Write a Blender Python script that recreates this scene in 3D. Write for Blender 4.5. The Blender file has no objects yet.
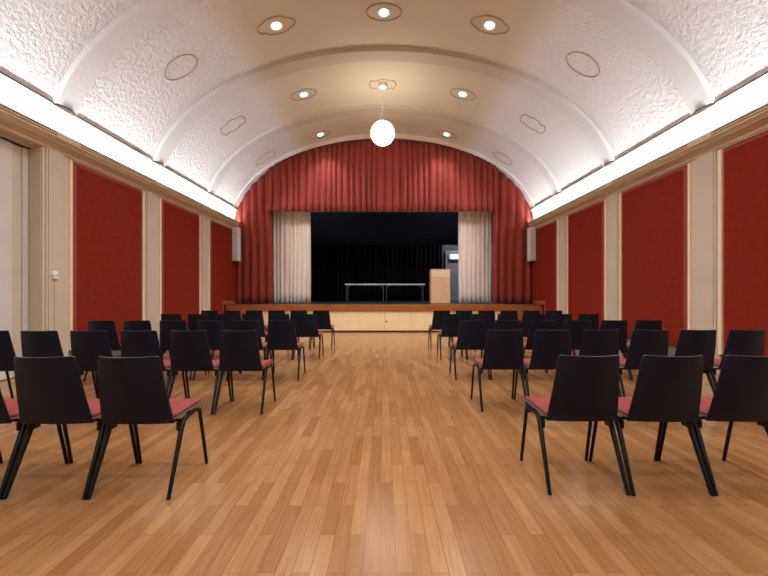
import bpy, bmesh, math, random
from mathutils import Vector, Matrix
random.seed(7)
C = bpy.context.scene.collection
PI = math.pi

# ------------------------------------------------------------------ helpers
def lin(c):
    return tuple(((v/255)/12.92 if v/255 <= 0.04045 else ((v/255+0.055)/1.055)**2.4) for v in c) + (1.0,)

def mat(name, rgb, rough=0.6, bump=0.0, bscale=80.0, var=0.0, vscale=3.0, emit=0.0, spec=0.5, metal=0.0, sheen=0.0, stretch=None):
    m = bpy.data.materials.new(name); m.use_nodes = True
    nt = m.node_tree; b = nt.nodes['Principled BSDF']
    b.inputs['Base Color'].default_value = lin(rgb)
    b.inputs['Roughness'].default_value = rough
    b.inputs['Specular IOR Level'].default_value = spec
    b.inputs['Metallic'].default_value = metal
    if sheen:
        b.inputs['Sheen Weight'].default_value = sheen
    if emit:
        b.inputs['Emission Color'].default_value = lin(rgb)
        b.inputs['Emission Strength'].default_value = emit
    if var or bump:
        tc = nt.nodes.new('ShaderNodeTexCoord')
        src = tc.outputs['Object']
        if stretch:
            mp = nt.nodes.new('ShaderNodeMapping'); mp.inputs['Scale'].default_value = stretch
            nt.links.new(src, mp.inputs['Vector']); src = mp.outputs['Vector']
    if var:
        n = nt.nodes.new('ShaderNodeTexNoise'); n.inputs['Scale'].default_value = vscale; n.inputs['Detail'].default_value = 5
        nt.links.new(src, n.inputs['Vector'])
        r = nt.nodes.new('ShaderNodeValToRGB')
        r.color_ramp.elements[0].position = 0.3; r.color_ramp.elements[1].position = 0.7
        r.color_ramp.elements[0].color = lin(tuple(max(0, v*(1-var)) for v in rgb))
        r.color_ramp.elements[1].color = lin(tuple(min(255, v*(1+var)) for v in rgb))
        nt.links.new(n.outputs['Fac'], r.inputs['Fac']); nt.links.new(r.outputs['Color'], b.inputs['Base Color'])
    if bump:
        n2 = nt.nodes.new('ShaderNodeTexNoise'); n2.inputs['Scale'].default_value = bscale; n2.inputs['Detail'].default_value = 3
        nt.links.new(src, n2.inputs['Vector'])
        bp = nt.nodes.new('ShaderNodeBump'); bp.inputs['Strength'].default_value = bump; bp.inputs['Distance'].default_value = 0.01
        nt.links.new(n2.outputs['Fac'], bp.inputs['Height']); nt.links.new(bp.outputs['Normal'], b.inputs['Normal'])
    return m

def obj(name, bm, m, parent=None, smooth=False, angle=None):
    me = bpy.data.meshes.new(name)
    bmesh.ops.recalc_face_normals(bm, faces=bm.faces)
    bm.to_mesh(me); bm.free()
    o = bpy.data.objects.new(name, me); C.objects.link(o)
    me.materials.append(m)
    if smooth:
        for p in me.polygons: p.use_smooth = True
        if angle is not None:
            try: me.set_sharp_from_angle(angle=math.radians(angle))
            except Exception: pass
    if parent: o.parent = parent
    return o

def tag(o, label, cat, group=None):
    o['label'] = label; o['category'] = cat
    if group: o['group'] = group
    return o

def thing(name, label, cat, loc=(0,0,0), rz=0, group=None):
    o = bpy.data.objects.new(name, None); C.objects.link(o)
    o.empty_display_size = 0.1
    o.location = loc; o.rotation_euler = (0,0,rz)
    return tag(o, label, cat, group)

def struct(name, bm, m, smooth=False, angle=None):
    o = obj(name, bm, m, None, smooth, angle); o['kind'] = 'structure'; return o

def box(bm, x0, x1, y0, y1, z0, z1, bevel=0.0):
    t = bmesh.new()
    vs = [t.verts.new((x, y, z)) for x in (x0, x1) for y in (y0, y1) for z in (z0, z1)]
    for f in ((0,1,3,2), (4,6,7,5), (0,4,5,1), (2,3,7,6), (0,2,6,4), (1,5,7,3)):
        t.faces.new([vs[i] for i in f])
    if bevel:
        bmesh.ops.bevel(t, geom=t.edges[:], offset=bevel, segments=2, affect='EDGES', profile=0.6)
    merge(bm, t); return bm

def merge(bm, t):
    me = bpy.data.meshes.new('tmp'); t.to_mesh(me); t.free(); bm.from_mesh(me); bpy.data.meshes.remove(me)

def tube(bm, pts, rad, seg=8, cap=True, closed=False, flat=1.0):
    pts = [Vector(p) for p in pts]
    n = len(pts); rings = []
    rads = rad if isinstance(rad, (list, tuple)) else [rad]*n
    up = None
    for i, p in enumerate(pts):
        if closed: d = (pts[(i+1) % n]-pts[i-1]).normalized()
        elif i == 0: d = (pts[1]-p).normalized()
        elif i == n-1: d = (p-pts[i-1]).normalized()
        else: d = ((pts[i+1]-p).normalized()+(p-pts[i-1]).normalized()).normalized()
        if up is None:
            up = Vector((1,0,0)) if abs(d.x) < 0.9 else Vector((0,0,1))
        a = (up - d*up.dot(d)).normalized(); up = a
        b = d.cross(a)
        rings.append([bm.verts.new(p + rads[i]*(math.cos(2*PI*k/seg)*a + flat*math.sin(2*PI*k/seg)*b)) for k in range(seg)])
    m = n if closed else n-1
    for i in range(m):
        r0, r1 = rings[i], rings[(i+1) % n]
        for k in range(seg):
            bm.faces.new((r0[k], r0[(k+1) % seg], r1[(k+1) % seg], r1[k]))
    if cap and not closed:
        bm.faces.new(rings[0][::-1]); bm.faces.new(rings[-1])
    return bm

def lathe(bm, prof, seg=32, c=(0,0,0)):
    rings = []
    for r, z in prof:
        if r < 1e-6: rings.append([bm.verts.new((c[0], c[1], c[2]+z))])
        else: rings.append([bm.verts.new((c[0]+r*math.cos(2*PI*k/seg), c[1]+r*math.sin(2*PI*k/seg), c[2]+z)) for k in range(seg)])
    for a, b in zip(rings, rings[1:]):
        if len(a) == 1 and len(b) == 1: continue
        for k in range(seg):
            k2 = (k+1) % seg
            if len(a) == 1: bm.faces.new((a[0], b[k], b[k2]))
            elif len(b) == 1: bm.faces.new((a[k], a[k2], b[0]))
            else: bm.faces.new((a[k], a[k2], b[k2], b[k]))
    return bm

def prism_y(bm, prof, y0, y1):
    """extrude an XZ profile (closed polygon) along Y"""
    a = [bm.verts.new((x, y0, z)) for x, z in prof]; b = [bm.verts.new((x, y1, z)) for x, z in prof]
    n = len(prof)
    for i in range(n):
        bm.faces.new((a[i], a[(i+1) % n], b[(i+1) % n], b[i]))
    bm.faces.new(a[::-1]); bm.faces.new(b)
    return bm

# ------------------------------------------------------------------ materials
def floor_material():
    m = bpy.data.materials.new('oak_parquet'); m.use_nodes = True
    nt = m.node_tree; N = nt.nodes; L = nt.links; b = N['Principled BSDF']
    tc = N.new('ShaderNodeTexCoord')
    mp = N.new('ShaderNodeMapping'); mp.inputs['Rotation'].default_value = (0, 0, PI/2); mp.inputs['Location'].default_value = (0.07, 0.02, 0)
    L.new(tc.outputs['Object'], mp.inputs['Vector'])
    def brick(c1, c2, mo, bias=0.0):
        k = N.new('ShaderNodeTexBrick')
        k.offset = 0.5; k.offset_frequency = 2; k.squash = 1.0
        k.inputs['Scale'].default_value = 1.0; k.inputs['Brick Width'].default_value = 0.5
        k.inputs['Row Height'].default_value = 0.075; k.inputs['Mortar Size'].default_value = 0.0011
        k.inputs['Mortar Smooth'].default_value = 0.3; k.inputs['Bias'].default_value = bias
        k.inputs['Color1'].default_value = c1; k.inputs['Color2'].default_value = c2; k.inputs['Mortar'].default_value = mo
        L.new(mp.outputs['Vector'], k.inputs['Vector']); return k
    bk = brick(lin((186,137,92)), lin((162,113,71)), lin((112,74,44)))
    # per-plank offset for the grain
    bk2 = brick((0,0,0,1), (1,1,1,1), (0.5,0.5,0.5,1))
    ad = N.new('ShaderNodeVectorMath'); ad.operation = 'MULTIPLY_ADD'
    ad.inputs[1].default_value = (7.3, 3.1, 5.7)
    L.new(bk2.outputs['Color'], ad.inputs[0]); L.new(tc.outputs['Object'], ad.inputs[2])
    mg = N.new('ShaderNodeMapping'); mg.inputs['Scale'].default_value = (55, 2.5, 1)
    L.new(ad.outputs[0], mg.inputs['Vector'])
    gr = N.new('ShaderNodeTexNoise'); gr.inputs['Scale'].default_value = 1.6; gr.inputs['Detail'].default_value = 6; gr.inputs['Distortion'].default_value = 0.6
    L.new(mg.outputs['Vector'], gr.inputs['Vector'])
    rp = N.new('ShaderNodeValToRGB')
    rp.color_ramp.elements[0].position = 0.3; rp.color_ramp.elements[0].color = (0.72, 0.68, 0.63, 1)
    rp.color_ramp.elements[1].position = 0.68; rp.color_ramp.elements[1].color = (1.08, 1.06, 1.04, 1)
    L.new(gr.outputs['Fac'], rp.inputs['Fac'])
    mx = N.new('ShaderNodeMix'); mx.data_type = 'RGBA'; mx.blend_type = 'MULTIPLY'; mx.inputs['Factor'].default_value = 0.75
    L.new(bk.outputs['Color'], mx.inputs['A']); L.new(rp.outputs['Color'], mx.inputs['B'])
    # worn patches
    wn = N.new('ShaderNodeTexNoise'); wn.inputs['Scale'].default_value = 0.9; wn.inputs['Detail'].default_value = 3
    L.new(tc.outputs['Object'], wn.inputs['Vector'])
    wr = N.new('ShaderNodeValToRGB'); wr.color_ramp.elements[0].position = 0.35; wr.color_ramp.elements[0].color = (0.9,0.88,0.86,1); wr.color_ramp.elements[1].position = 0.65
    L.new(wn.outputs['Fac'], wr.inputs['Fac'])
    mx2 = N.new('ShaderNodeMix'); mx2.data_type = 'RGBA'; mx2.blend_type = 'MULTIPLY'; mx2.inputs['Factor'].default_value = 1.0
    L.new(mx.outputs['Result'], mx2.inputs['A']); L.new(wr.outputs['Color'], mx2.inputs['B'])
    L.new(mx2.outputs['Result'], b.inputs['Base Color'])
    b.inputs['Roughness'].default_value = 0.17
    b.inputs['Specular IOR Level'].default_value = 0.3
    # gentle ripple of the lacquer
    bn = N.new('ShaderNodeTexNoise'); bn.inputs['Scale'].default_value = 90; bn.inputs['Detail'].default_value = 2
    L.new(tc.outputs['Object'], bn.inputs['Vector'])
    bp = N.new('ShaderNodeBump'); bp.inputs['Strength'].default_value = 0.22; bp.inputs['Distance'].default_value = 0.004
    L.new(bn.outputs['Fac'], bp.inputs['Height'])
    L.new(bp.outputs['Normal'], b.inputs['Normal'])
    return m

def vault_material(name='stucco_vault', hi=0.9, dim=1.0):
    m = bpy.data.materials.new(name); m.use_nodes = True
    nt = m.node_tree; N = nt.nodes; L = nt.links; b = N['Principled BSDF']
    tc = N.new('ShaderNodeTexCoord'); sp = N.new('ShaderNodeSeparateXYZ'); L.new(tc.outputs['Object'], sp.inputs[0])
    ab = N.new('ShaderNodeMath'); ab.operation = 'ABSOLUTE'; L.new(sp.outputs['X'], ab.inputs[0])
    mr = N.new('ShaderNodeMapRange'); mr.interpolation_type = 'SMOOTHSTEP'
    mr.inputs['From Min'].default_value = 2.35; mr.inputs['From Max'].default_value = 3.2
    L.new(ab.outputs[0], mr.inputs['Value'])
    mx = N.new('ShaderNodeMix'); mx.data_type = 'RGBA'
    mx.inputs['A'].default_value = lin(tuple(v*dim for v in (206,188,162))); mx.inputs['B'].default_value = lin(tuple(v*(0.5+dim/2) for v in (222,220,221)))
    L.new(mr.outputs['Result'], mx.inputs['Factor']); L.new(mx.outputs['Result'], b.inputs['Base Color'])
    b.inputs['Roughness'].default_value = 0.85; b.inputs['Specular IOR Level'].default_value = 0.15
    n = N.new('ShaderNodeTexNoise'); n.inputs['Scale'].default_value = 16; n.inputs['Detail'].default_value = 4; n.inputs['Roughness'].default_value = 0.6
    L.new(tc.outputs['Object'], n.inputs['Vector'])
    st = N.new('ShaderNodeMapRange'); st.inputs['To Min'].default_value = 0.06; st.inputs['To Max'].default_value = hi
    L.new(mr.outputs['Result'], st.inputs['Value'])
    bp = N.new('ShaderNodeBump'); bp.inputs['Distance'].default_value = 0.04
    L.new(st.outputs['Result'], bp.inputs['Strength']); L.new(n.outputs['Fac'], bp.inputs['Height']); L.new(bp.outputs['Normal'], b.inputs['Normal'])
    return m

def wood_material(name, a, c, rough=0.35, scale=(3, 30, 30)):
    m = mat(name, a, rough)
    nt = m.node_tree; N = nt.nodes; L = nt.links; b = N['Principled BSDF']
    tc = N.new('ShaderNodeTexCoord'); mp = N.new('ShaderNodeMapping'); mp.inputs['Scale'].default_value = scale
    L.new(tc.outputs['Object'], mp.inputs['Vector'])
    n = N.new('ShaderNodeTexNoise'); n.inputs['Scale'].default_value = 1.0; n.inputs['Detail'].default_value = 6; n.inputs['Distortion'].default_value = 0.8
    L.new(mp.outputs['Vector'], n.inputs['Vector'])
    r = N.new('ShaderNodeValToRGB'); r.color_ramp.elements[0].position = 0.3; r.color_ramp.elements[1].position = 0.72
    r.color_ramp.elements[0].color = lin(c); r.color_ramp.elements[1].color = lin(a)
    L.new(n.outputs['Fac'], r.inputs['Fac']); L.new(r.outputs['Color'], b.inputs['Base Color'])
    return m

M = {}
M['floor'] = floor_material()
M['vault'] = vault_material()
M['rib'] = vault_material('rib_plaster', 0.12, 0.93)
M['cove'] = mat('cove_white', (238,236,234), 0.85, var=0.015, vscale=2, spec=0.1)
M['cornice'] = mat('cornice_beige', (208,182,148), 0.55, var=0.03, vscale=4)
M['pilaster'] = mat('pilaster_beige', (206,189,166), 0.6, var=0.02, vscale=3)
M['wall'] = mat('wall_beige', (200,184,160), 0.65, var=0.02, vscale=3)
M['trim'] = mat('cream_trim', (244,222,178), 0.45, var=0.02, vscale=5)
M['panel'] = mat('red_panel_fabric', (132,35,13), 0.85, bump=0.2, bscale=150, var=0.04, vscale=10, sheen=0.0, spec=0.2)
M['border'] = mat('red_panel_border', (150,58,46), 0.6, bump=0.15, bscale=150, var=0.05, vscale=8)
M['grille'] = mat('radiator_grille', (112,104,96), 0.5, bump=0.5, bscale=120, var=0.25, vscale=60)
M['curtain'] = mat('red_velvet', (146,58,47), 0.85, var=0.04, vscale=3, sheen=0.1, spec=0.2, stretch=(1,1,0.2))
M['cream_curtain'] = mat('cream_cloth', (252,234,224), 0.85, bump=0.1, bscale=200, var=0.03, vscale=4, stretch=(1,1,0.2))
M['black_cloth'] = mat('black_molton', (16,17,21), 0.95, bump=0.2, bscale=200, var=0.1, vscale=5, spec=0.1)
M['navy_cloth'] = mat('dark_border_cloth', (22,25,33), 0.95, bump=0.1, bscale=200, var=0.1, vscale=5, spec=0.1)
M['stage_black'] = mat('stage_black_wall', (20,21,24), 0.9, var=0.1, vscale=3, spec=0.1)
M['stage_grey'] = mat('stage_grey_wall', (92,92,98), 0.8, var=0.04, vscale=3)
M['door_grey'] = mat('grey_door_paint', (158,158,166), 0.6, var=0.03, vscale=3)
M['stage_floor'] = mat('stage_floor', (44,46,52), 0.5, var=0.1, vscale=6)
M['stage_wood'] = wood_material('stage_edge_wood', (188,112,52), (142,76,28), 0.3, (2.5, 30, 40))
M['stage_front'] = mat('stage_front_cream', (250,222,172), 0.5, var=0.02, vscale=3)
M['dark'] = mat('dark_gap', (28,24,22), 0.8, var=0.1, vscale=4)
M['shade_and_track'] = mat('shade_strip_and_track', (62,50,42), 0.9, var=0.1, vscale=4, spec=0.05)
M['lectern'] = wood_material('beech_lectern', (244,196,160), (230,176,138), 0.4, (26, 26, 2.5))
M['lectern_pale'] = wood_material('pale_beech', (250,216,190), (240,202,172), 0.4, (26, 26, 2.5))
M['table'] = mat('white_laminate', (246,248,246), 0.35, var=0.02, vscale=6)
M['steel'] = mat('grey_steel', (120,124,128), 0.35, metal=0.8, var=0.05, vscale=20)
M['black_shell'] = mat('black_polypropylene', (19,24,41), 0.45, bump=0.12, bscale=260, var=0.08, vscale=9, spec=0.22)
M['black_metal'] = mat('black_powder_coat', (9,10,14), 0.38, bump=0.05, bscale=200, var=0.1, vscale=20, spec=0.3)
M['rim_highlight'] = mat('painted_rim_highlight', (96,98,106), 0.4, var=0.05, vscale=20)  # pale grey painted as the highlight along the backrest top
M['grey_shell'] = mat('grey_underside', (92,92,96), 0.45, var=0.08, vscale=12)
M['cushion'] = mat('brick_red_fabric', (150,71,67), 0.9, bump=0.3, bscale=300, var=0.08, vscale=25, spec=0.2)
M['speaker'] = mat('pale_grey_speaker', (228,226,226), 0.5, bump=0.2, bscale=250, var=0.03, vscale=8)
M['speaker_grille'] = mat('speaker_grille', (214,213,214), 0.5, bump=0.4, bscale=400, var=0.05, vscale=60)
M['white_plastic'] = mat('white_plastic', (232,232,232), 0.4, var=0.02, vscale=8)
M['shutter'] = mat('folding_door_white', (214,208,200), 0.5, var=0.015, vscale=3)
M['ring'] = mat('stucco_ring', (176,152,128), 0.8, var=0.04, vscale=8)
M['bulb'] = mat('lamp_glow', (255,250,244), 0.4, emit=16.0)
M['globe'] = mat('opal_globe', (255,250,240), 0.3, emit=9.0)
M['sign'] = mat('sign_glow', (196,236,240), 0.4, emit=2.2)
M['sign_green'] = mat('sign_green', (120,190,200), 0.4, emit=1.0)

# ------------------------------------------------------------------ dimensions
YB, YC = -4.4, 12.58          # back wall, curtain plane
W = 5.20                      # wall plane
PIL = 5.08                    # face of the pilasters
ZV0, ZB, AV = 3.5, 3.03, 5.1  # vault ellipse: spring height, rise, half width
SZ = 0.865                    # stage height
YS = 11.53                    # stage front
def vz(x, inset=0.0):
    return ZV0 + (ZB-inset)*math.sqrt(max(0.0, 1-(x/(AV-inset))**2))
ZSLOT = 4.09
def arc(inset, z_low, n=56):
    a, b = AV-inset, ZB-inset
    t0 = math.asin((z_low-ZV0)/b)
    return [(a*math.cos(t0+(PI-2*t0)*i/n), ZV0+b*math.sin(t0+(PI-2*t0)*i/n)) for i in range(n+1)]

def vault_strip(bm, inner, outer, y0, y1, ysteps=1):
    n = len(inner)
    ys = [y0+(y1-y0)*k/ysteps for k in range(ysteps+1)]
    gi = [[bm.verts.new((x, y, z)) for x, z in inner] for y in ys]
    go = [[bm.verts.new((x, y, z)) for x, z in outer] for y in (y0, y1)]
    for k in range(ysteps):
        for i in range(n-1):
            bm.faces.new((gi[k][i], gi[k][i+1], gi[k+1][i+1], gi[k+1][i]))
    for i in range(n-1):
        bm.faces.new((go[0][i], go[1][i], go[1][i+1], go[0][i+1]))
        bm.faces.new((gi[0][i], go[0][i], go[0][i+1], gi[0][i+1]))
        bm.faces.new((gi[-1][i], gi[-1][i+1], go[1][i+1], go[1][i]))
    return bm

# ------------------------------------------------------------------ room shell
struct('floor', box(bmesh.new(), -5.6, 5.6, YB-0.1, 12.6, -0.1, 0), M['floor'])
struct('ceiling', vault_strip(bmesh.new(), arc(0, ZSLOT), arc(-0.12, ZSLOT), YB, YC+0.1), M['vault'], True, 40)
RIBS = [-3.72, -1.37, 0.98, 3.33, 5.68, 8.04, 10.45]
RW = {5.68: (5.50, 5.86), 8.04: (7.87, 8.22), 10.45: (10.29, 10.60)}
k = 1
for c in RIBS:
    y0, y1 = RW.get(c, (c-0.18, c+0.18))
    struct('trim_%d' % k, vault_strip(bmesh.new(), arc(0.085, ZSLOT-0.012), arc(0.0, ZSLOT-0.012), y0, y1), M['rib'], True, 40); k += 1
struct('trim_%d' % k, vault_strip(bmesh.new(), [(5.085*math.cos(a_), ZV0+2.87*math.sin(a_)) for a_ in [0.07+(PI-0.14)*i_/56 for i_ in range(57)]], arc(-0.05, 3.72), 12.10, 12.125), M['vault'], True, 40); k += 1
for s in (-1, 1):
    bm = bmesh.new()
    box(bm, *sorted((s*4.972, s*4.998)), YB, YC-0.06, ZSLOT-0.014, ZSLOT-0.001)  # dark strip painted in for the shade under the vault edge
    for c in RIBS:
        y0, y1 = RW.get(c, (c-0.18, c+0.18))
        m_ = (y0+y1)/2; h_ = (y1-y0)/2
        pts = [(s*4.995, m_-h_)] + [(s*(4.975-0.085*math.cos(PI/2*q/6)**0.7), m_+h_*q/6) for q in range(-6, 7)] + [(s*4.995, m_+h_)]  # dark lens at each rib end stands for its shaded underside
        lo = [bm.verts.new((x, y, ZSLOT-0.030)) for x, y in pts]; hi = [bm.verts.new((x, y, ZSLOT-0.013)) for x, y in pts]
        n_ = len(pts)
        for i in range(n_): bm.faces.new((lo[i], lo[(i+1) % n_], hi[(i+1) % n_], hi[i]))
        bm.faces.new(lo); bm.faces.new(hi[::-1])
    struct('trim_%d' % k, bm, M['shade_and_track']); k += 1
    # cove wall, lit from behind the lip
    bm = bmesh.new()
    t_hi, t_lo = math.asin((ZSLOT+0.10-ZV0)/ZB), 0.03
    prof = []
    for i in range(9):
        t = t_lo+(t_hi-t_lo)*i/8
        prof.append((s*((AV+0.05)*math.cos(t)), ZV0+(ZB+0.05)*math.sin(t)))
    prof2 = prof + [(s*5.4, prof[-1][1]), (s*5.4, prof[0][1])]
    struct('trim_%d' % k, prism_y(bm, prof2, YB, YC-0.02), M['cove'], False); k += 1
    # cornice with grooved fascia
    P = [(5.25,3.40),(5.06,3.40),(5.06,3.45),(5.01,3.49),(4.955,3.52),(4.955,3.545),(4.935,3.55),(4.935,3.575),(4.912,3.58),(4.912,3.612),(4.932,3.615),(4.932,3.630),
         (4.907,3.633),(4.907,3.657),(4.925,3.660),(4.925,3.675),(4.90,3.678),(4.90,3.70),(4.93,3.70),(4.945,3.62),(5.13,3.58),(5.25,3.58)]
    struct('trim_%d' % k, prism_y(bmesh.new(), [(s*x, 3.40+(z-3.40)*0.82) for x, z in P], YB, YC-0.03), M['cornice']); k += 1
    bm = bmesh.new()
    for c in RIBS:
        box(bm, *sorted((s*4.898, s*4.93)), c-0.21, c+0.21, 3.543, 3.642)
    struct('trim_%d' % k, bm, M['cornice']); k += 1

PANELS = {-1: [(5.885,7.73),(8.255,10.09),(10.575,12.75)], 1: [(3.75,5.535),(6.035,7.86),(8.335,10.12),(10.635,12.75)]}
PZ0, PZ1 = 0.29, 3.375
ALC = (3.2, 5.43)   # alcove with folding doors on the left wall
for s, side in ((-1, 'left'), (1, 'right')):
    bm = bmesh.new()
    if s < 0:
        box(bm, -5.4, -W, ALC[1], YC+0.2, 0, 3.42); box(bm, -5.4, -W, YB, ALC[0], 0, 3.42); box(bm, -5.6, -5.38, ALC[0]-0.1, ALC[1]+0.1, 0, 3.42)
        box(bm, -5.4, -W, ALC[0], ALC[1], 3.36, 3.42)
        box(bm, -W, -PIL, YB, ALC[0], 0.0, 3.41)
    else:
        box(bm, W, 5.4, YB, YC+0.2, 0, 3.42)
        box(bm, PIL, W, YB, PANELS[1][0][0], 0, 3.41)
    for y0, y1 in PANELS[s]:   # spandrel above each niche
        box(bm, *sorted((s*PIL, s*W)), y0, y1, PZ1, 3.41)
    struct('wall_'+side, bm, M['wall'])
    # pilasters
    ps = PANELS[s]; edges = [ALC[1] if s < 0 else None] + [None]
    pil = []
    if s < 0: pil.append((ALC[1], ps[0][0]))
    for a, b2 in zip(ps, ps[1:]): pil.append((a[1], b2[0]))
    for y0, y1 in pil:
        bm = box(bmesh.new(), *sorted((s*(PIL+0.004), s*W)), y0, y1, 0, 3.41)
        if y1-y0 > 0.45:
            w = y1-y0
            box(bm, *sorted((s*(PIL-0.022), s*PIL)), y0+0.08, y1-0.12, 0, 3.40, 0.004)
            box(bm, *sorted((s*(PIL-0.012), s*PIL)), y0+0.045, y0+0.075, 0, 3.40)
            box(bm, *sorted((s*(PIL-0.012), s*PIL)), y1-0.11, y1-0.085, 0, 3.40)
        struct('trim_%d' % k, bm, M['pilaster']); k += 1
    bm = bmesh.new()
    for y0, y1 in ps:
        yy = min(y1, YS-0.02)
        box(bm, *sorted((s*5.12, s*5.19)), y0, yy, 0.02, 0.27)
    struct('baseboard_'+side, bm, M['grille'])
struct('wall_back', box(bmesh.new(), -5.6, 5.6, YB-0.2, YB, 0, 6.8), M['wall'])
# proscenium wall with its opening, behind the red curtain
bm = bmesh.new()
OX, OZ = 4.06, 4.12
box(bm, -5.6, -OX, 12.85, 13.0, 0, 6.9); box(bm, OX, 5.6, 12.85, 13.0, 0, 6.9); box(bm, -OX, OX, 12.85, 13.0, OZ, 6.9)
box(bm, -OX, OX, 12.85, 13.0, 0, 0.80)
struct('wall_stage', bm, M['wall'])
# stage house
bm = bmesh.new()
box(bm, -6.2, -6.0, 13.0, 18.2, 0.6, 7); box(bm, 6.0, 6.2, 13.0, 18.2, 0.6, 7); box(bm, -6.2, 6.2, 13.0, 18.2, 7, 7.1)
struct('wall_stage_sides', bm, M['stage_black'])
struct('wall_stage_rear', box(bmesh.new(), -6.2, 6.2, 18.0, 18.2, 0.6, 7), M['stage_grey'])

# folding doors in the left alcove
bm = bmesh.new(); y = ALC[1]-0.01; fold = 0
d1 = bpy.data.objects.new('door_1', None); C.objects.link(d1); d1['kind'] = 'structure'
LEAF = [(5.43-0.02, 5.33), (5.325, 5.18), (5.175, 4.55), (4.545, 3.9), (3.895, 3.22)]
for i, (ya, yb) in enumerate(LEAF):
    bm = bmesh.new(); dx = -0.02 if i % 2 else 0
    box(bm, -5.34+dx, -5.27+dx, yb, ya, 0.01, 3.342, 0.006)
    if ya-yb > 0.3: box(bm, -5.27+dx, -5.26+dx, yb+0.06, ya-0.06, 0.15, 3.2, 0.004)
    obj('door_leaf', bm, M['shutter'] if i != 1 else M['pilaster'], d1)
obj('door_track', box(bmesh.new(), -5.36, -5.25, ALC[0]+0.02, ALC[1]-0.01, 3.345, 3.36), M['shade_and_track'], d1)
obj('door_reveal', box(bmesh.new(), -5.37, -5.10, ALC[1]-0.012, ALC[1]-0.002, 0, 3.40), M['wall'], d1)

# ------------------------------------------------------------------ wall panels
def panel(s, y0, y1, label, stage_end=False):
    side = 'left' if s < 0 else 'right'
    root = thing('wall_panel', label, 'wall panel', (s*PIL, (y0+y1)/2, PZ0), 0, 'red fabric panels along the '+side+' wall')
    inv = (-s*PIL, -(y0+y1)/2, -PZ0)
    tw, bw = 0.055, 0.065
    def ob(name, bm, m, **kw):
        bmesh.ops.translate(bm, vec=inv, verts=bm.verts[:]); return obj(name, bm, m, root, **kw)
    X = lambda v: s*v
    def ring(bm, ya, yb, za, zb, w, xo, xi, back=5.19):
        # mitred frame from outer rectangle (at xo) to inner rectangle (at xi)
        o = [(ya,za),(yb,za),(yb,zb),(ya,zb)]; i = [(ya+w,za+w),(yb-w,za+w),(yb-w,zb-w),(ya+w,zb-w)]
        vo = [bm.verts.new((X(xo),y,z)) for y, z in o]; vi = [bm.verts.new((X(xi),y,z)) for y, z in i]
        bo = [bm.verts.new((X(back),y,z)) for y, z in o]; bi = [bm.verts.new((X(back),y,z)) for y, z in i]
        for a in range(4):
            b2 = (a+1) % 4
            bm.faces.new((vo[a],vo[b2],vi[b2],vi[a])); bm.faces.new((vo[a],bo[a],bo[b2],vo[b2]))
            bm.faces.new((vi[a],vi[b2],bi[b2],bi[a])); bm.faces.new((bo[a],bi[a],bi[b2],bo[b2]))
    g = 0.003
    bm = bmesh.new()
    # cream trim only on the two jambs, standing just proud of the pilasters
    for ya, yb in ((y0+g, y0+tw), (y1-tw, y1-g))[:1 if stage_end else 2]:
        box(bm, *sorted((X(5.062), X(5.19))), ya, yb, PZ0, PZ1-g, 0.005)
    ob('trim', bm, M['trim'])
    bm = bmesh.new(); ring(bm, y0+tw, y1-tw, PZ0, PZ1-g, bw, 5.098, 5.052)
    ob('border', bm, M['border'])
    bm = bmesh.new(); box(bm, *sorted((X(5.046), X(5.18))), y0+tw+bw+0.001, y1-tw-bw-0.001, PZ0+bw+0.001, PZ1-bw-g-0.001, 0.004)
    ob('fabric', bm, M['panel'])
    if stage_end:
        bm = bmesh.new()
        prism = [(5.0, SZ+0.006), (5.04, SZ+0.12), (5.043, SZ+0.12), (5.043, SZ+0.006)]
        prism_y(bm, [(X(a), b2) for a, b2 in prism], 11.36, 12.22)
        box(bm, *sorted((X(5.005), X(5.043))), 11.36, 11.42, PZ0+0.02, SZ+0.004, 0.004)
        ob('ledge', bm, M['cushion'])
    return root
panel(-1, *PANELS[-1][0], 'tall red fabric panel on left wall, next to the white folding doors')
panel(-1, *PANELS[-1][1], 'tall red fabric panel on left wall, the middle one of three')
panel(-1, *PANELS[-1][2], 'red fabric panel on left wall beside the stage, behind the left speaker', True)
panel(1, *PANELS[1][0], 'large red fabric panel on right wall, cut off by the right photo edge')
panel(1, *PANELS[1][1], 'tall red fabric panel on right wall, third from the stage')
panel(1, *PANELS[1][2], 'tall red fabric panel on right wall, second from the stage')
panel(1, *PANELS[1][3], 'red fabric panel on right wall beside the stage, behind the right speaker', True)

# ------------------------------------------------------------------ stage
st = thing('stage', 'raised stage with cream front panels and brown wooden edge, closing the hall', 'stage', (0, YS, 0))
def sob(name, bm, m, par=None, **kw):
    bmesh.ops.translate(bm, vec=(0, -YS, 0), verts=bm.verts[:]); return obj(name, bm, m, par or st, **kw)
sob('stage_floor', box(bmesh.new(), -5.0, 5.0, YS+0.06, 12.84, SZ-0.06, SZ), M['stage_floor'])
sob('rear_floor', box(bmesh.new(), -5.95, 5.95, 13.002, 17.99, SZ-0.06, SZ), M['stage_floor'])
sob('threshold', box(bmesh.new(), -OX+0.01, OX-0.01, 12.842, 13.0, SZ-0.06, SZ), M['stage_floor'])
sob('edge_trim', box(bmesh.new(), -4.14, 4.17, YS-0.03, YS+0.06, SZ-0.205, SZ, 0.012), M['stage_wood'])
edges = [-4.14+i*(8.31/10) for i in range(11)]
for a, b2 in zip(edges, edges[1:]):
    sob('front_panel', box(bmesh.new(), a+0.002, b2-0.002, YS+0.012, YS+0.04, 0.045, SZ-0.20, 0.003), M['stage_front'])
sob('front_backing', box(bmesh.new(), -4.13, 4.16, YS+0.03, YS+0.06, 0.0, SZ-0.2), M['dark'])
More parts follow.
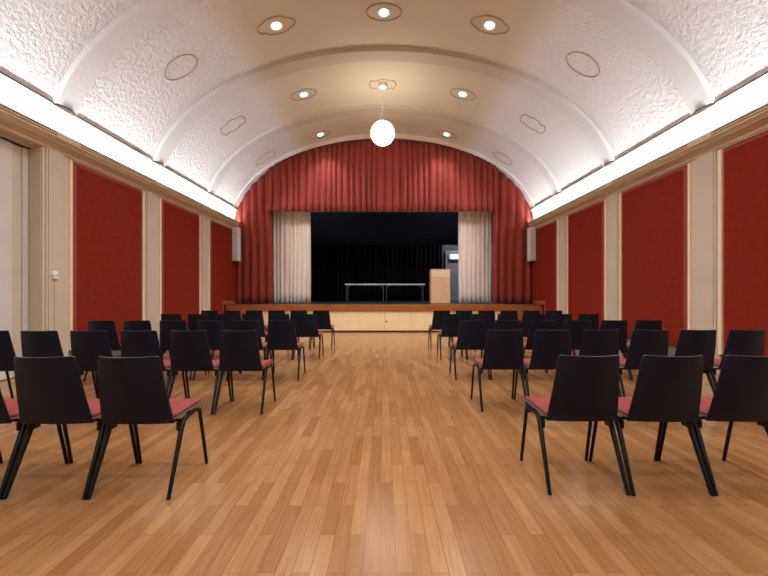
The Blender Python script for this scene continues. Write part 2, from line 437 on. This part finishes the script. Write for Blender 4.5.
bm = bmesh.new(); lathe(bm, [(0,0.02),(0.02,0.018),(0.026,0.008),(0.028,0.0)], 16); bmesh.ops.rotate(bm, matrix=Matrix.Rotation(PI/2,3,'X'), verts=bm.verts[:]); bmesh.ops.translate(bm, vec=(0.08, YS+0.012, 0.33), verts=bm.verts[:])
sob('lock', bm, M['dark'])
for a, b2 in ((-5.0, -4.15), (4.18, 5.0)):
    bm = box(bmesh.new(), a, b2, YS, YS+0.06, 0.0, SZ-0.012, 0.008)
    q = sob('side_panel', bm, M['stage_wood']); 
    bm = box(bmesh.new(), a, b2, YS-0.02, YS+0.059, SZ-0.012, SZ+0.003, 0.004)
    sob('side_edge', bm, M['stage_wood'])

# ------------------------------------------------------------------ curtains
def pleats(x0, x1, period, amp, seed, sharp=1.0):
    """irregular folds: list of (x, depth)"""
    rnd = random.Random(seed); xs = [x0]
    while xs[-1] < x1: xs.append(xs[-1]+period*rnd.uniform(0.7, 1.35))
    xs[-1] = x1
    out = []
    for a, b2 in zip(xs, xs[1:]):
        am = amp*rnd.uniform(0.75, 1.15); n = 12
        for i in range(n):
            t = i/n
            out.append((a+(b2-a)*t, am*(0.5-0.5*math.cos(2*PI*t))**(0.48*sharp)))
    out.append((x1, 0.0)); return out

def drape(x0, x1, zlo, zhi, y, period, amp, seed, hem=0.0, top_pinch=0.6, nz=10, lean=0.0):
    bm = bmesh.new(); pl = pleats(x0, x1, period, amp, seed); rnd = random.Random(seed+5)
    ph = rnd.uniform(0, 6)
    cols = []
    for x, d in pl:
        h = zhi(x) if callable(zhi) else zhi
        col = []
        for j in range(nz+1):
            t = j/nz
            z0 = zlo + hem*math.sin(x*9+ph)
            z = z0+(h-z0)*t
            f = 1.0-(1-top_pinch)*t**1.5
            wob = 0.02*math.sin(x*3.1+t*2.2+ph)*(1-t)
            col.append(bm.verts.new((x+wob, y-d*f+0.015*math.sin(t*4+x*5+ph), z)))
        cols.append(col)
    for a, b2 in zip(cols, cols[1:]):
        for j in range(nz): bm.faces.new((a[j], b2[j], b2[j+1], a[j+1]))
    return bm
zarch = lambda x: 0.05+ZV0+2.885*math.sqrt(max(0, 1-(x/5.10)**2))
zside = lambda x: vz(x)-0.012
def solid(o, th=0.012):
    md = o.modifiers.new('Solidify', 'SOLIDIFY'); md.thickness = th; md.offset = 0; return o
ARX = 5.045
o = solid(obj('red_side_curtain', drape(-5.06, -3.84, SZ+0.012, zside, 12.53, 0.25, 0.13, 3, nz=14, top_pinch=0.75), M['curtain'], None, True))
tag(o, 'long red velvet side curtain hanging at the left end of the stage', 'curtain', 'red stage curtains')
o = solid(obj('red_side_curtain', drape(3.73, 5.06, SZ+0.012, zside, 12.53, 0.25, 0.13, 14, nz=14, top_pinch=0.75), M['curtain'], None, True))
tag(o, 'long red velvet side curtain hanging at the right end of the stage', 'curtain', 'red stage curtains')
o = solid(obj('red_valance_curtain', drape(-3.90, 3.78, 3.985, zarch, 12.33, 0.21, 0.12, 21, hem=0.003, top_pinch=0.8, nz=8), M['curtain'], None, True))
tag(o, 'wide pleated red velvet valance filling the arch above the stage opening', 'curtain', 'red stage curtains')
o = solid(obj('cream_curtain', drape(-4.02, -2.66, SZ+0.012, 4.5, 13.22, 0.17, 0.10, 31, top_pinch=0.8), M['cream_curtain'], None, True))
tag(o, 'cream pleated curtain drawn back at the left of the stage opening', 'curtain', 'cream stage curtains')
o = solid(obj('cream_curtain', drape(2.69, 3.88, SZ+0.012, 4.5, 13.22, 0.17, 0.10, 47, top_pinch=0.8), M['cream_curtain'], None, True))
tag(o, 'cream pleated curtain drawn back at the right, beside the lectern', 'curtain', 'cream stage curtains')
o = solid(obj('black_backdrop_curtain', drape(-5.9, 2.80, SZ+0.012, 6.6, 17.5, 0.22, 0.10, 55, top_pinch=0.9), M['black_cloth'], None, True))
tag(o, 'black pleated backdrop curtain hanging across the rear of the stage', 'curtain')
o = solid(obj('dark_border_curtain', drape(-5.9, 5.9, 3.29, 6.9, 15.6, 0.9, 0.04, 58, top_pinch=1.0), M['navy_cloth'], None, True))
tag(o, 'smooth dark border curtain across the top of the stage opening', 'curtain')

# door at the rear of the stage
d2 = bpy.data.objects.new('door_2', None); C.objects.link(d2); d2['kind'] = 'structure'
DX0, DX1 = 3.16, 4.12
obj('door_leaf', box(bmesh.new(), DX0, DX1, 17.93, 17.97, SZ+0.005, SZ+2.02, 0.004), M['door_grey'], d2)
bm = bmesh.new(); box(bm, DX0-0.14, DX0-0.01, 17.90, 17.99, SZ+0.003, SZ+2.46, 0.006); box(bm, DX1+0.01, DX1+0.14, 17.90, 17.99, SZ+0.003, SZ+2.46, 0.006); box(bm, DX0-0.008, DX1+0.008, 17.90, 17.99, SZ+2.05, SZ+2.46, 0.006)
obj('door_frame', bm, M['door_grey'], d2)
hb = tube(bmesh.new(), [(DX0+0.08, 17.93, SZ+1.0), (DX0+0.08, 17.87, SZ+1.0), (DX0+0.2, 17.87, SZ+1.0)], 0.012)
obj('door_handle', hb, M['steel'], d2)
sg = thing('door_sign', 'small lit pale teal sign above the grey stage door', 'sign', (3.36, 17.86, SZ+2.03))
obj('housing', box(bmesh.new(), -0.19, 0.31, -0.03, 0.03, 0, 0.25, 0.008), M['white_plastic'], sg)
obj('lit_face', box(bmesh.new(), -0.08, 0.29, -0.034, -0.0305, 0.02, 0.23), M['sign'], sg)
obj('teal_face', box(bmesh.new(), -0.17, -0.081, -0.034, -0.0305, 0.02, 0.23), M['sign_green'], sg)

# ------------------------------------------------------------------ furniture on the stage
def folding_table(x, y, label):
    t = thing('folding_table', label, 'table', (x, y, SZ), 0, 'white folding tables on the stage')
    w, d, h = 1.575, 0.70, 0.735
    obj('tabletop', box(bmesh.new(), -w/2, w/2, -d/2, d/2, h-0.035, h, 0.006), M['table'], t)
    bm = bmesh.new()
    for sy in (-1, 1): box(bm, -w/2+0.06, w/2-0.06, sy*(d/2-0.06)-0.012, sy*(d/2-0.06)+0.012, h-0.06, h-0.036)
    for sx in (-1, 1): box(bm, sx*(w/2-0.06)-0.012, sx*(w/2-0.06)+0.012, -d/2+0.05, d/2-0.05, h-0.06, h-0.036)
    obj('frame', bm, M['steel'], t)
    for sx in (-1, 1):
        for sy in (-1, 1):
            xx, yy = sx*(w/2-0.06), sy*(d/2-0.06)
            l = obj('leg', tube(bmesh.new(), [(xx-sx*0.03, yy, h-0.06), (xx-sx*0.012, yy, h-0.12), (xx, yy, h-0.2), (xx, yy, 0.012)], 0.014), M['steel'], t, True, 50)
            obj('rubber_foot', lathe(bmesh.new(), [(0,0),(0.02,0),(0.02,0.02),(0.015,0.03),(0,0.03)], 12, (xx, yy, 0.001)), M['dark'], l)
            obj('brace', tube(bmesh.new(), [(xx-sx*0.14, yy, h-0.062), (xx-sx*0.05, yy, h-0.10), (xx, yy, h-0.2)], 0.008), M['steel'], t, True, 50)
        obj('crossbar', tube(bmesh.new(), [(sx*(w/2-0.06), -d/2+0.06, 0.3), (sx*(w/2-0.06), d/2-0.06, 0.3)], 0.01), M['steel'], t, True, 50)
folding_table(-0.755, 14.75, 'white folding table on the stage, the left of two pushed end to end')
folding_table(0.830, 14.75, 'white folding table on the stage, the one nearer the lectern')

lt = thing('lectern', 'box-shaped light beech wooden lectern standing on the stage at right', 'lectern', (2.06, 13.5, SZ+0.002))
lw, ld, lh = 0.70, 0.46, 1.24
obj('front_panel', box(bmesh.new(), -lw/2+0.02, lw/2-0.02, -ld/2, -ld/2+0.022, 0.0, lh-0.30, 0.003), M['lectern'], lt)
obj('upper_panel', box(bmesh.new(), -lw/2+0.02, lw/2-0.02, -ld/2-0.004, -ld/2+0.022, lh-0.296, lh-0.03, 0.003), M['lectern_pale'], lt)
for sx in (-1, 1):
    obj('side_panel', box(bmesh.new(), *sorted((sx*lw/2, sx*(lw/2-0.02))), -ld/2, ld/2, 0.0, lh-0.03, 0.003), M['lectern'], lt)
bm = bmesh.new()
v = [bm.verts.new(p) for p in ((-lw/2-0.01,-ld/2-0.012,lh-0.03),(lw/2+0.01,-ld/2-0.012,lh-0.03),(lw/2+0.01,ld/2,lh-0.12),(-lw/2-0.01,ld/2,lh-0.12),
                               (-lw/2-0.01,-ld/2-0.012,lh),(lw/2+0.01,-ld/2-0.012,lh),(lw/2+0.01,ld/2,lh-0.09),(-lw/2-0.01,ld/2,lh-0.09))]
for f in ((0,3,2,1),(4,5,6,7),(0,1,5,4),(1,2,6,5),(2,3,7,6),(3,0,4,7)): bm.faces.new([v[i] for i in f])
obj('sloped_top', bm, M['lectern'], lt)
obj('shelf', box(bmesh.new(), -lw/2+0.021, lw/2-0.021, -ld/2+0.024, ld/2-0.02, 0.70, 0.72), M['lectern'], lt)

# ------------------------------------------------------------------ speakers
for s, lab in ((-1, 'slim pale grey column speaker on the left wall beside the stage curtain'), (1, 'slim pale grey column speaker on the right wall beside the stage curtain')):
    t = thing('wall_mount_speaker', lab, 'speaker', (s*4.93, 12.17, 2.30), 0, 'column speakers beside the stage')
    obj('cabinet', box(bmesh.new(), -0.105, 0.105, -0.09, 0.14, 0, 1.12, 0.015), M['speaker'], t, True, 40)
    obj('grille', box(bmesh.new(), -0.092, 0.092, -0.097, -0.088, 0.02, 1.10, 0.004), M['speaker_grille'], t)
    for z in (0.25, 0.85): obj('bracket', box(bmesh.new(), *sorted((s*0.10, s*0.108)), 0.0, 0.06, z, z+0.06), M['steel'], t)

# thermostat and its cable
t = thing('wall_switch', 'small white round control with cable on pilaster beside folding doors', 'switch', (-5.056, 5.60, 1.50))
bm = lathe(bmesh.new(), [(0,0.0),(0.055,0.0),(0.055,0.012),(0.045,0.03),(0.03,0.042),(0,0.042)], 24); bmesh.ops.rotate(bm, matrix=Matrix.Rotation(PI/2,3,'Y'), verts=bm.verts[:])
obj('body', bm, M['white_plastic'], t, True, 40)
obj('lower_cover', box(bmesh.new(), 0.0, 0.035, -0.045, 0.045, -0.07, -0.035, 0.006), M['white_plastic'], t)
obj('cable_duct', box(bmesh.new(), 0.0, 0.012, -0.008, 0.008, -1.45, -0.07, 0.002), M['pilaster'], t)

# ------------------------------------------------------------------ ceiling lights and ornaments
def frame_at(x, y, off=0.0):
    th = math.acos(max(-1, min(1, x/AV)))
    p = Vector((x, y, vz(x)))
    nrm = Vector((-math.cos(th)/AV, 0, -math.sin(th)/ZB)).normalized()   # pointing into the room
    tx = Vector((0,1,0)).cross(nrm).normalized()
    if tx.x < 0: tx = -tx
    return p, nrm, tx
def shape_pts(kind, a, b, n=72):
    out = []
    for i in range(n):
        t = 2*PI*i/n; c, s = math.cos(t), math.sin(t)
        if kind == 'oval': r = 1.0
        elif kind == 'pointed': r = 1.0 + 0.10*max(0, abs(c)-0.80)/0.2 - 0.07*math.exp(-((abs(c)-0.72)/0.10)**2)
        else: r = 1.0 + 0.0
        if kind == 'cartouche':
            # straight sided middle with stepped, pointed ends
            u = abs(c); px = a*(1.05*c); py = b*(1 if s > 0 else -1)*(0.95 if u < 0.30 else 0.72 if u < 0.74 else 0.80 if u < 0.80 else max(0.0, (1-u)/0.20)**0.8*0.8) if abs(s) > 1e-6 else 0.0
            out.append((px, py)); continue
        out.append((a*r*c, b*r*s))
    return out
def ring_bm(x, y, kind, a, b, rad):
    """stucco moulding bent to the vault, local to (x, y, vault)"""
    p0, nrm, tx = frame_at(x, y)
    base_t = math.atan2((p0.z-ZV0)/ZB, x/AV)
    pts = []
    for u, v in shape_pts(kind, a, b):
        xx = x + u*tx.x
        q = Vector((xx, y+v, vz(xx)))
        pts.append(q - p0 + nrm*0.004)
    return tube(bmesh.new(), pts, rad, 6, closed=True), p0, nrm
LAMPS = []
def ceiling_lamp(x, y, kind, label, a=0.33, b=0.21):
    rb, p0, nrm = ring_bm(x, y, kind, a, b, 0.017)
    t = thing('ceiling_light', label, 'ceiling light', p0, 0, 'recessed downlights in the vault')
    obj('stucco_ring', rb, M['ring'], t, True)
    rot = nrm.to_track_quat('Z', 'Y').to_matrix()
    def put(bm): bmesh.ops.rotate(bm, matrix=rot, verts=bm.verts[:]); return bm
    obj('bezel', put(lathe(bmesh.new(), [(0.085,0.001),(0.12,0.001),(0.12,0.012),(0.105,0.02),(0.085,0.012)], 32)), M['white_plastic'], t, True, 40)
    obj('bulb', put(lathe(bmesh.new(), [(0,0.03),(0.04,0.026),(0.068,0.014),(0.08,0.002)], 24)), M['bulb'], t, True)
    LAMPS.append((p0+nrm*0.06, nrm))
def ornament(x, y, kind, label, a=0.34, b=0.23):
    rb, p0, nrm = ring_bm(x, y, kind, a, b, 0.013)
    o = obj('ceiling_ornament', rb, M['ring'], None, True); o.location = p0
    tag(o, label, 'ceiling ornament', 'unlit stucco rings on the vault')
YA, YM, YE = 6.90, 9.28, 11.62
ceiling_lamp(-2.04, YA, 'pointed', 'lit downlight in a pointed stucco ring, front row, left of the vault centre')
ceiling_lamp(0.0, YA, 'oval', 'lit downlight in a plain oval stucco ring, front row, at the vault centre')
ceiling_lamp(2.0, YA, 'pointed', 'lit downlight in a pointed stucco ring, front row, right of the vault centre')
ceiling_lamp(-2.04, YM, 'oval', 'lit downlight in an oval ring left of the hanging globe lamp')
ceiling_lamp(2.0, YM, 'oval', 'lit downlight in an oval ring right of the hanging globe lamp')
ceiling_lamp(-2.02, YE, 'oval', 'lit downlight nearest the red valance, left of the globe lamp')
ceiling_lamp(2.0, YE, 'oval', 'lit downlight nearest the red valance, right of the globe lamp')
ornament(-3.84, YA, 'oval', 'unlit oval stucco ring on left vault side, nearest the camera')
ornament(3.76, YA, 'oval', 'unlit oval stucco ring on right vault side, nearest the camera')
ornament(-3.84, YM, 'cartouche', 'unlit stepped stucco ring on left vault side, second from the stage')
ornament(3.78, YM, 'cartouche', 'unlit stepped stucco ring on right vault side, second from the stage')
ornament(-3.78, YE, 'oval', 'unlit thin oval ring on left vault side, nearest the stage')
ornament(3.78, YE, 'oval', 'unlit thin oval ring on right vault side, nearest the stage')

# hanging globe
zc = vz(0)
gl = thing('pendant_lamp', 'large white glowing globe lamp hanging from the vault before the stage', 'lamp', (-0.035, YM, zc))
rb, p0, nrm = ring_bm(-0.035, YM, 'cartouche', 0.33, 0.22, 0.013)
obj('stucco_ring', rb, M['ring'], gl, True)
GZ, GR = 5.285, 0.300
obj('ceiling_cup', lathe(bmesh.new(), [(0,-0.002),(0.12,-0.002),(0.125,-0.03),(0.11,-0.08),(0.05,-0.10),(0,-0.10)], 28), M['white_plastic'], gl, True, 40)
obj('cord', tube(bmesh.new(), [(0,0,-0.09), (0,0,GZ+GR+0.32-zc), (0,0,GZ+GR-zc)], 0.005, 8), M['white_plastic'], gl, True)
obj('slack_cable', tube(bmesh.new(), [(0.012,0,GZ+GR+0.42-zc), (0.0,-0.01,GZ+GR+0.30-zc), (-0.05,-0.01,GZ+GR+0.16-zc), (-0.085,-0.01,GZ+GR+0.05-zc), (-0.06,-0.005,GZ+GR-0.01-zc)], 0.0035, 6), M['white_plastic'], gl, True)
obj('cap', lathe(bmesh.new(), [(0,0.035),(0.05,0.03),(0.065,0.0),(0.065,-0.015),(0,-0.015)], 24, (0,0,GZ+GR-zc)), M['steel'], gl, True, 40)
obj('globe', lathe(bmesh.new(), [(GR*math.sin(PI*i/28), -GR*math.cos(PI*i/28)) for i in range(29)], 48, (0,0,GZ-zc)), M['globe'], gl, True)

# ------------------------------------------------------------------ chairs
def back_bm():
    bm = bmesh.new(); nx, nz = 14, 10; th = 0.011
    z0, z1 = 0.417, 0.838
    def P(u, t, off):
        hw = 0.218+(0.179-0.218)*t
        # rounded top corners
        zz = z0+(z1-z0)*t
        uu = u
        lift = 0.0
        y = -0.162-0.128*t-0.006*math.sin(PI*t) + 0.062*(u*u)*(0.3+0.7*t)
        r = 0.013
        x = hw*u
        ex = max(0, abs(x)-(hw-r)); ez = max(0, zz-(z1-r))
        if ex > 0 and ez > 0:
            dd = math.hypot(ex, ez)
            if dd > r: zz = (z1-r)+ez*r/dd; x = math.copysign(hw-r+ex*r/dd, x)
        return (x, y+off, zz)
    us = [-1,-0.96,-0.9]+[-0.8+1.6*i/nx for i in range(nx+1)]+[0.9,0.96,1]
    ts = [i/nz*0.93 for i in range(nz)]+[0.93,0.955,0.98,1.0]
    A = [[bm.verts.new(P(u,t,-th/2)) for u in us] for t in ts]; B = [[bm.verts.new(P(u,t,th/2)) for u in us] for t in ts]
    n, m = len(ts), len(us)
    for j in range(n-1):
        for i in range(m-1):
            bm.faces.new((A[j][i],A[j][i+1],A[j+1][i+1],A[j+1][i])); bm.faces.new((B[j][i],B[j+1][i],B[j+1][i+1],B[j][i+1]))
        bm.faces.new((A[j][0],A[j+1][0],B[j+1][0],B[j][0])); bm.faces.new((A[j][-1],B[j][-1],B[j+1][-1],A[j+1][-1]))
    for i in range(m-1):
        bm.faces.new((A[0][i],B[0][i],B[0][i+1],A[0][i+1])); bm.faces.new((A[-1][i],A[-1][i+1],B[-1][i+1],B[-1][i])).material_index = 1
    return bm
def pad_bm(y0, y1, hw0, hw1, z, th, dish=0.012, r=0.05, drop=0.02):
    """a rounded seat slab, hw0 at the back, hw1 at the front"""
    bm = bmesh.new(); out = []
    n = 6
    def corner(cx, cy, a0):
        for i in range(n+1):
            a = a0+PI/2*i/n; out.append((cx+r*math.cos(a), cy+r*math.sin(a)))
    corner(hw1-r, y1-r, 0); corner(-hw1+r, y1-r, PI/2); corner(-hw0+0.02, y0+r*0.5, PI); corner(hw0-0.02, y0+r*0.5, 1.5*PI)
    def zz(x, y):
        t = (y-y0)/(y1-y0)
        return z + 0.018*t - drop*max(0, (t-0.75)/0.25)**2 + dish*(x/hw1)**2
    lay = []
    for f, dz in ((0.985, 0), (1.0, th*0.3), (1.0, th*0.7), (0.97, th), (0.6, th*1.05), (0.25, th*1.05)):
        lay.append([bm.verts.new((x*f, (y-(y0+y1)/2)*f+(y0+y1)/2, zz(x*f, (y-(y0+y1)/2)*f+(y0+y1)/2)+dz)) for x, y in out])
    m = len(out)
    for a, b2 in zip(lay, lay[1:]):
        for i in range(m): bm.faces.new((a[i], a[(i+1) % m], b2[(i+1) % m], b2[i]))
    bm.faces.new(lay[0][::-1]); bm.faces.new(lay[-1])
    return bm
def rear_leg(s):
    x = s*0.234
    return tube(bmesh.new(), [(s*0.214, 0.02, 0.408), (s*0.222, -0.045, 0.402), (s*0.226, -0.072, 0.375), (x, -0.23, 0.0)], [0.012,0.016,0.016,0.0115], 8, flat=1.15)
def front_leg(s):
    x = s*0.234
    return tube(bmesh.new(), [(s*0.214, 0.02, 0.408), (s*0.222, 0.10, 0.420), (s*0.228, 0.142, 0.405), (x, 0.228, 0.0)], [0.012,0.013,0.013,0.011], 8)
def make_chair():
    t = thing('stacking_chair', 'x', 'chair')
    q = obj('backrest', back_bm(), M['black_shell'], t, True, 40); q.data.materials.append(M['rim_highlight'])
    obj('seat', pad_bm(-0.135, 0.215, 0.196, 0.236, 0.424, 0.012), M['grey_shell'], t, True, 50)
    obj('seat_cushion', pad_bm(-0.128, 0.206, 0.192, 0.230, 0.437, 0.022), M['cushion'], t, True, 60)
    for s in (-1, 1):
        obj('leg', rear_leg(s), M['black_metal'], t, True, 50)
        obj('leg', front_leg(s), M['black_metal'], t, True, 50)
    bm = bmesh.new()
    for y in (-0.06, 0.10): tube(bm, [(-0.213, y, 0.405), (0.213, y, 0.405)], 0.010, 8)
    obj('seat_frame', bm, M['black_metal'], t, True, 50)
    for s in (-1, 1):
        bm = box(bmesh.new(), *sorted((s*0.206, s*0.226)), -0.105, -0.030, 0.352, 0.408, 0.008)
        obj('corner_bracket', bm, M['black_metal'], t, True, 50)
    return t
proto = make_chair(); first = [True]
def place_chair(x, y, rz, label, group):
    if first[0]: r = proto; first[0] = False
    else:
        r = proto.copy(); C.objects.link(r)
        for ch in proto.children:
            c = ch.copy(); C.objects.link(c); c.parent = r
    r.location = (x, y, 0); r.rotation_euler = (0, 0, rz); r['label'] = label; r['group'] = group
ORD = ['on the aisle', 'second from aisle', 'third from aisle', 'fourth from aisle', 'fifth from aisle', 'sixth from aisle']
ROWN = {0: 'row nearest the camera', 1: 'second row from camera', 2: 'middle row', 3: 'second row from stage', 4: 'row nearest the stage'}
LX = [[-1.499,-1.995,-2.487],
      [-1.461,-1.950,-2.446,-2.935,-3.42,-3.905],
      [-1.432,-1.925,-2.412,-2.910,-3.393,-3.877],
      [-1.418,-1.908,-2.398,-2.888,-3.388,-3.878],
      [-1.388,-1.878,-2.378,-2.872,-3.366,-3.842]]
RX = [[1.203,1.700,2.198],
      [1.220,1.725,2.216,2.722,3.22,3.72],
      [1.244,1.734,2.233,2.719,3.213,3.70],
      [1.278,1.770,2.262,2.755,3.247,3.75],
      [1.283,1.770,2.257,2.757,3.237,3.736]]
LY = [2.365, 3.860, 5.29, 6.88, 8.30]
RY = [2.400, 3.945, 5.32, 6.89, 8.25]
rnd = random.Random(4)
for (xs, ys, side) in ((LX, LY, 'left'), (RX, RY, 'right')):
    for ri, (row, y) in enumerate(zip(xs, ys)):
        sg_ = -1 if side == 'left' else 1
        mid = sum(row)/len(row)
        for ci in range(len(row)):
            x = mid + sg_*0.4935*(ci-(len(row)-1)/2)
            lab = 'black chair with red seat pad, %s block, %s, %s' % (side, ROWN[ri], ORD[ci])
            if ri == 0 and ci == 2: lab = 'black chair, red seat pad, %s block, %s, cut by photo edge' % (side, ROWN[ri])
            place_chair(x + ((0.008 if side == 'left' else 0.018) if ri == 0 else -0.004), y - (0.04 if (side == 'left' and ri == 2 and ci > 2) else 0) + rnd.uniform(-0.008, 0.008), rnd.uniform(-0.003, 0.003), lab, 'black chairs in the %s block' % side)

# ------------------------------------------------------------------ lights
def light(name, kind, loc, energy, color=(1,1,1), **kw):
    l = bpy.data.lights.new(name, kind); l.energy = energy; l.color = color
    for k2, v2 in kw.items(): setattr(l, k2, v2)
    o = bpy.data.objects.new(name, l); C.objects.link(o); o.location = loc; return o
def aim(o, d): o.rotation_euler = Vector(d).to_track_quat('-Z', 'Y').to_euler()
for s in (-1, 1):
    ln = YC-0.1-YB
    o = light('cove_strip', 'AREA', (s*4.965, (YC+YB)/2, 3.60), 215, (0.94, 0.975, 1.0), shape='RECTANGLE', size=0.05, size_y=ln)
    zl = -Vector((-s*0.10, 0, 1)).normalized(); yl = Vector((0, 1, 0)); xl = yl.cross(zl)
    o.rotation_euler = Matrix((xl, yl, zl)).transposed().to_euler()
for p, nrm in LAMPS:
    o = light('downlight', 'SPOT', p, 160 if p.y < 11 else 110, (0.94, 0.97, 1.0), spot_size=math.radians(128 if p.y < 11 else 115), spot_blend=0.8, shadow_soft_size=0.07)
    aim(o, (nrm.x*0.4, 0, -1))
for y in (4.55, 2.2, -0.2, -2.6):
    for x in (-2.04, 0, 2.0):
        o = light('downlight', 'SPOT', (x, y, vz(x)-0.1), 110, (0.93, 0.97, 1.0), spot_size=math.radians(150), spot_blend=0.8, shadow_soft_size=0.07)
        aim(o, (0, 0, -1))
light('globe_light', 'POINT', (-0.035, YM, GZ), 240, (1.0, 0.97, 0.90), shadow_soft_size=0.33)
for yy in (-0.2,):
    light('globe_light', 'POINT', (-0.05, yy, GZ), 40, (1.0, 0.97, 0.90), shadow_soft_size=0.33)
for xx in (-2.6, 2.6):  # unseen lamps added to lift the dark stage interior
    light('added_stage_fill', 'POINT', (xx, 14.1, 5.8), 60, (0.86, 0.93, 1.0), shadow_soft_size=0.12)
light('added_stage_fill', 'POINT', (4.3, 16.6, 5.2), 240, (0.9, 0.95, 1.0), shadow_soft_size=0.1)  # one more unseen lamp, added for the grey rear wall
for sx in (-1, 1):  # unseen side spots added to brighten the curtains and lectern
    o = light('added_front_fill', 'SPOT', (sx*4.3, 9.9, 4.7), 230, (1.0, 0.96, 0.94), spot_size=math.radians(95), spot_blend=1.0, shadow_soft_size=0.08); aim(o, (-sx*4.6, 3.1, -2.2))
w = bpy.data.worlds.new('World'); bpy.context.scene.world = w; w.use_nodes = True
w.node_tree.nodes['Background'].inputs['Color'].default_value = (0.9, 0.95, 1.0, 1); w.node_tree.nodes['Background'].inputs['Strength'].default_value = 0.02

# ------------------------------------------------------------------ camera
cd = bpy.data.cameras.new('camera'); cam = bpy.data.objects.new('camera', cd); C.objects.link(cam)
cd.sensor_width = 36; cd.lens = 365/768*36; cd.shift_y = 6/768; cd.clip_end = 100
cam.location = (0, 0, 1.2); cam.rotation_euler = (PI/2, 0, 0)
sc = bpy.context.scene; sc.camera = cam
sc.view_settings.view_transform = 'Standard'; sc.view_settings.look = 'None'; sc.view_settings.exposure = 0.2
